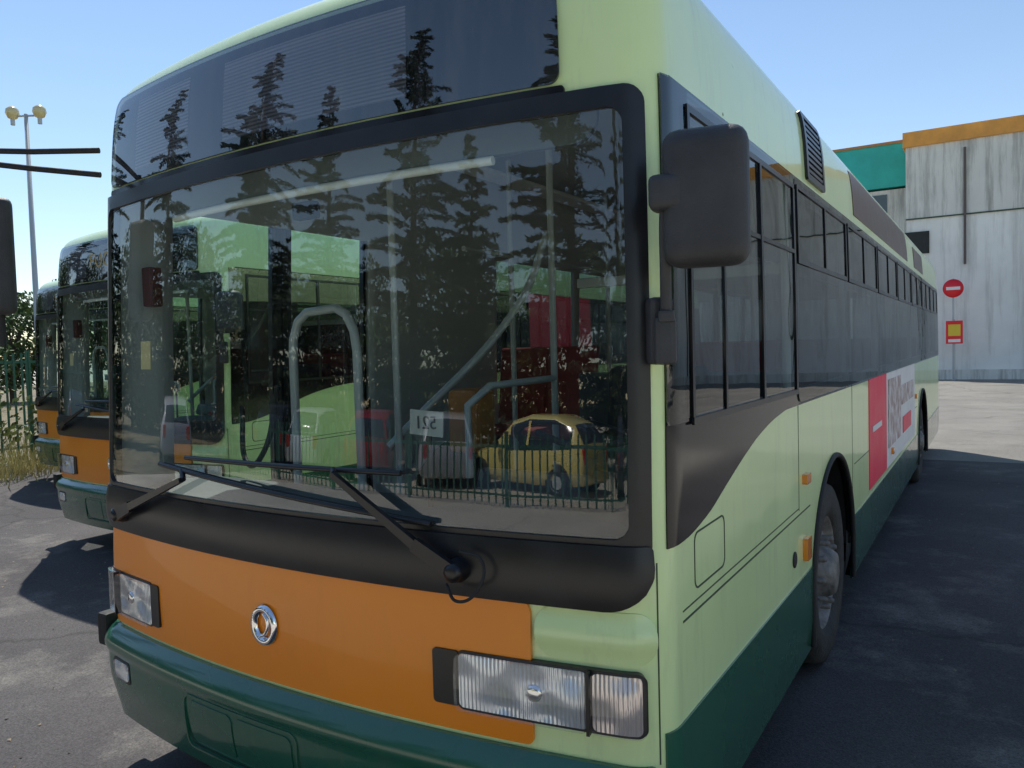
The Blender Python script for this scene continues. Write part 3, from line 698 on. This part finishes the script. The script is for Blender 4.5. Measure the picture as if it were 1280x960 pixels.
def inst(name,me,loc,s=1):
    o=bpy.data.objects.new(name,me); o.location=loc; o.scale=(s*random.uniform(.9,1.1),s*random.uniform(.9,1.1),s); o.rotation_euler=(0,0,random.uniform(0,6.3)); return link(o)
for x,y,s in ((-30,11,.62),(-34,15,.75),(-29,20,.8),(-38,8,.8),(-33,4,.6),(-40,24,1.1),(-28,28,.9),(-36,34,1)): inst('broadleaf_tree',TM[random.randint(0,1)],(x,y,-.2),s)
for x,y,s in ((2.2,-15.5,1.0),(-1.6,-17,1.15),(-5.0,-14.5,.8),(-9.0,-17,1.2),(-13,-15,.95),(-16.5,-13.0,1.2),(-21,-15.5,1.3),(-22,-8.5,1.1),(-23,-3.0,1.0),(6,-16,1.2),(11,-18,1.3)): inst('conifer_tree',CM[random.randint(0,1)],(x,y,0),s)
for x,y,s in ((24,2,1),(26,10,1.1),(25,19,1),(27,27,1.1),(22,-7,1)): inst('broadleaf_tree',TM[random.randint(0,1)],(x,y,0),s)
for i in range(17):
    t=i/16; a=math.radians(-70-118*t)
    inst('broadleaf_tree',TM[i%2],(-2+31.5*math.cos(a),-2+25*math.sin(a)+random.uniform(-1.5,1.5),-1.2),1.0+.15*random.random())  # out-of-view tree belt added to block low sky in the windscreen reflection
vs=[];fs=[];mi=[]
for i in range(44):
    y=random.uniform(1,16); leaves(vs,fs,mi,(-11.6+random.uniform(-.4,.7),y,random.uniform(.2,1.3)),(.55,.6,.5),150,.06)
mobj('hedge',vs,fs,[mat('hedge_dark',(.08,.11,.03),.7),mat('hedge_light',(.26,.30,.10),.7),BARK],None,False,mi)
vs=[];fs=[]
for i in range(5200):
    x=-10.95+random.gauss(0,.5); y=random.uniform(-1,14); h=random.uniform(.15,.75); a=random.uniform(0,6.3); k=len(vs)
    vs+=[(x,y,0),(x+.02*math.cos(a),y+.02*math.sin(a),0),(x+random.gauss(0,.14),y+random.gauss(0,.14),h)]; fs.append((k,k+1,k+2))
mobj('dry_grass',vs,fs,DRY,None,False)
def fence(name,a,b,h,m,step=.13):
    a=Vector(a);b=Vector(b); L=(b-a).length; d=(b-a)/L; nrm=Vector((-d.y,d.x,0)); vs=[];fs=[]
    def bx(c,sx,sy,z0,z1):
        k=len(vs)
        for z in (z0,z1):
            for p,q in((-1,-1),(1,-1),(1,1),(-1,1)): vs.append(c+d*p*sx/2+nrm*q*sy/2+Vector((0,0,z)))
        for f in((0,1,2,3),(4,7,6,5),(0,4,5,1),(1,5,6,2),(2,6,7,3),(3,7,4,0)): fs.append(tuple(k+i for i in f))
    n=int(L/step)
    for i in range(n): bx(a+d*(i+.5)*step,.035,.012,.06,h)
    for i in range(int(L/2.4)+1): bx(a+d*i*2.4+nrm*.03,.07,.05,0,h+.04)
    for z in (.22,h-.18): bx((a+b)/2+nrm*.012,L,.012,z,z+.045)
    return mobj(name,vs,fs,m,None,False)
FG=mat('fence_green_paint',(.05,.15,.11),.5)
fence('metal_fence',(-12.5,-2,0),(-12.5,30,0),1.9,FG)
fence('metal_fence',(8,-8.2,0),(-12.5,-7.6,0),1.25,FG,.16)
sl=empty('street_lamp',(-22.1,10.2,0))
lathe('post',[(.11,0),(.09,1.2),(.055,9.0),(0,9.0)],M['alu'],sl,rot=(0,-math.pi/2,0),segs=16)
tube('crossarm',[(-.35,-.2,8.95),(.35,.2,8.95)],.03,M['alu'],sl)
LG=mat('lamp_globe',(.70,.58,.30),.25,coat=.6)
for x,y in((-.36,-.2),(.36,.2)):
    lathe('lamp_head',[(0,-.20),(.12,-.16),(.19,-.02),(.17,.10),(.08,.18),(0,.20)],LG,sl,(x,y,9.05),rot=(0,-math.pi/2,0),segs=20)
    tube('lamp_neck',[(x,y,8.7),(x,y,8.95)],.06,M['alu'],sl)
# ------------------------------------------------------------------ cars
def car(name,loc,rz,col,estate=False):
    e=empty(name,loc,rz); pm=mat('car_paint_'+name,col,.3,0,.04,3,coat=.8)
    st=[(-1.98,.36,.52,.58,.60,.55),(-1.9,.26,.66,.72,.74,.68),(-1.4,.22,.80,.88,.82,.74),(-.92,.22,.88,.97,.83,.75),(-.3,.22,.90,1.38,.84,.62),(.3,.22,.92,1.47,.84,.63),(1.05,.22,.94,1.46,.84,.62),(1.6,.24,.96,1.38 if estate else 1.33,.82,.59),(1.9,.28,.96,1.03,.78,.70),(1.98,.36,.62,.68,.70,.62)]
    vs=[];fs=[];mi=[]
    for x,b,bl,t,wb,wt in st:
        half=[(0,b),(wb*.88,b),(wb,b+.14),(wb*1.01,(b+bl)/2),(wb*.96,bl),(wt,t-.06),(wt*.86,t),(0,t+.015)]
        full=half+[(-y,z) for y,z in half[-2:0:-1]]
        for y,z in full: vs.append((x,y,z))
    n=14
    for i in range(len(st)-1):
        for k in range(n):
            k2=(k+1)%n; fs.append((i*n+k,i*n+k2,(i+1)*n+k2,(i+1)*n+k)); g=0
            if 4<=i<=6 and k in(4,9): g=1
            if i in (3,7) and k in (6,7): g=1
            mi.append(g)
    fs.append(tuple(range(n))); mi.append(0); fs.append(tuple((len(st)-1)*n+k for k in range(n))); mi.append(0)
    mobj('car_body',vs,fs,[pm,M['carglass']],e,False,mi).modifiers.new('w','WEIGHTED_NORMAL')
    for s in(1,-1):
        for x in(-1.28,1.25):
            lathe('tyre',[(.2,0),(.28,.015),(.31,-.02),(.31,-.17),(.2,-.18)],M['tyre'],e,(x,s*.86,.31),rot=(0,0,s*math.pi/2),segs=28)
            lathe('rim',[(.21,-.01),(.19,-.03),(.08,-.01),(0,.0)],M['alu'],e,(x,s*.86,.31),rot=(0,0,s*math.pi/2),segs=20)
            lathe('arch',[(.38,-.03),(.36,.0),(.0,.0)],M['rubber'],e,(x,s*.838,.34),rot=(0,0,s*math.pi/2),segs=28)
        box('headlamp',(-1.9,s*.55,.66),(.12,.3,.13),M['refl'],e,.03); box('tail_lamp',(1.92,s*.62,.85),(.10,.16,.28),M['redlens'],e,.03)
        box('side_mirror',(-.62,s*.93,1.0),(.1,.16,.12),M['plastic'],e,.03,(0,0,0),3)
        box('door_pillar',(.32,s*.735,1.17),(.07,.02,.46),pm,e,.005,(s*.36,0,0))
    box('grille',(-1.96,0,.5),(.06,.8,.12),M['rubber'],e,.02); box('number_plate',(-2.0,0,.42),(.02,.5,.11),M['white'],e,.003)
    return e
car('hatchback_car',(-1.8,-11.2,0),math.radians(20),(.80,.66,.22))
car('estate_car',(-4.8,-11.6,0),math.radians(62),(.45,.46,.48),True)
car('hatchback_car',(-7.4,-11.6,0),math.radians(70),(.35,.02,.02))
car('estate_car',(-10.0,-11.4,0),math.radians(75),(.6,.6,.62),True)
car('hatchback_car',(-15.0,-6.2,0),math.radians(20),(.5,.5,.53))
car('hatchback_car',(-17,-1.0,0),math.radians(10),(.03,.05,.10))
car('estate_car',(1.9,-11.4,0),math.radians(85),(.05,.05,.06),True)
car('hatchback_car',(-12.6,-11.2,0),math.radians(60),(.02,.03,.04))
# ------------------------------------------------------------------ light
az=math.radians(-48.7); el=math.radians(58)
D=Vector((math.sin(az)*math.cos(el),math.cos(az)*math.cos(el),math.sin(el)))
sun=bpy.data.lights.new('sun','SUN'); sun.energy=5; sun.angle=math.radians(.5); sun.color=(1,.96,.89)
so=bpy.data.objects.new('sun',sun); so.rotation_euler=D.to_track_quat('Z','Y').to_euler(); so.location=(0,0,30); link(so)
w=bpy.data.worlds.new('World'); scene.world=w; w.use_nodes=True; nt=w.node_tree
sky=nt.nodes.new('ShaderNodeTexSky'); sky.sky_type='NISHITA'; sky.sun_disc=False; sky.sun_elevation=el; sky.sun_rotation=az; sky.air_density=1.12; sky.dust_density=.0; sky.ozone_density=1.5
bg=nt.nodes['Background']; bg.inputs['Strength'].default_value=.15; nt.links.new(sky.outputs['Color'],bg.inputs['Color'])
# ------------------------------------------------------------------ camera
cam=bpy.data.cameras.new('camera'); cam.sensor_width=36; cam.lens=27.14; cam.clip_end=2000; cam.clip_start=.05
co=bpy.data.objects.new('camera',cam); link(co); scene.camera=co
yaw=math.radians(32); pit=math.radians(-2.6); rol=math.radians(1.6)
F=Vector((-math.sin(yaw)*math.cos(pit),math.cos(yaw)*math.cos(pit),math.sin(pit))); Rv=F.cross(Vector((0,0,1))).normalized(); U=Rv.cross(F)
R2=Rv*math.cos(rol)-U*math.sin(rol); U2=U*math.cos(rol)+Rv*math.sin(rol)
m3=Matrix((R2,U2,-F)).transposed(); co.matrix_world=Matrix.Translation((1.97,-1.86,1.73))@m3.to_4x4()
scene.view_settings.view_transform='Standard'; scene.view_settings.look='None'; scene.view_settings.exposure=0
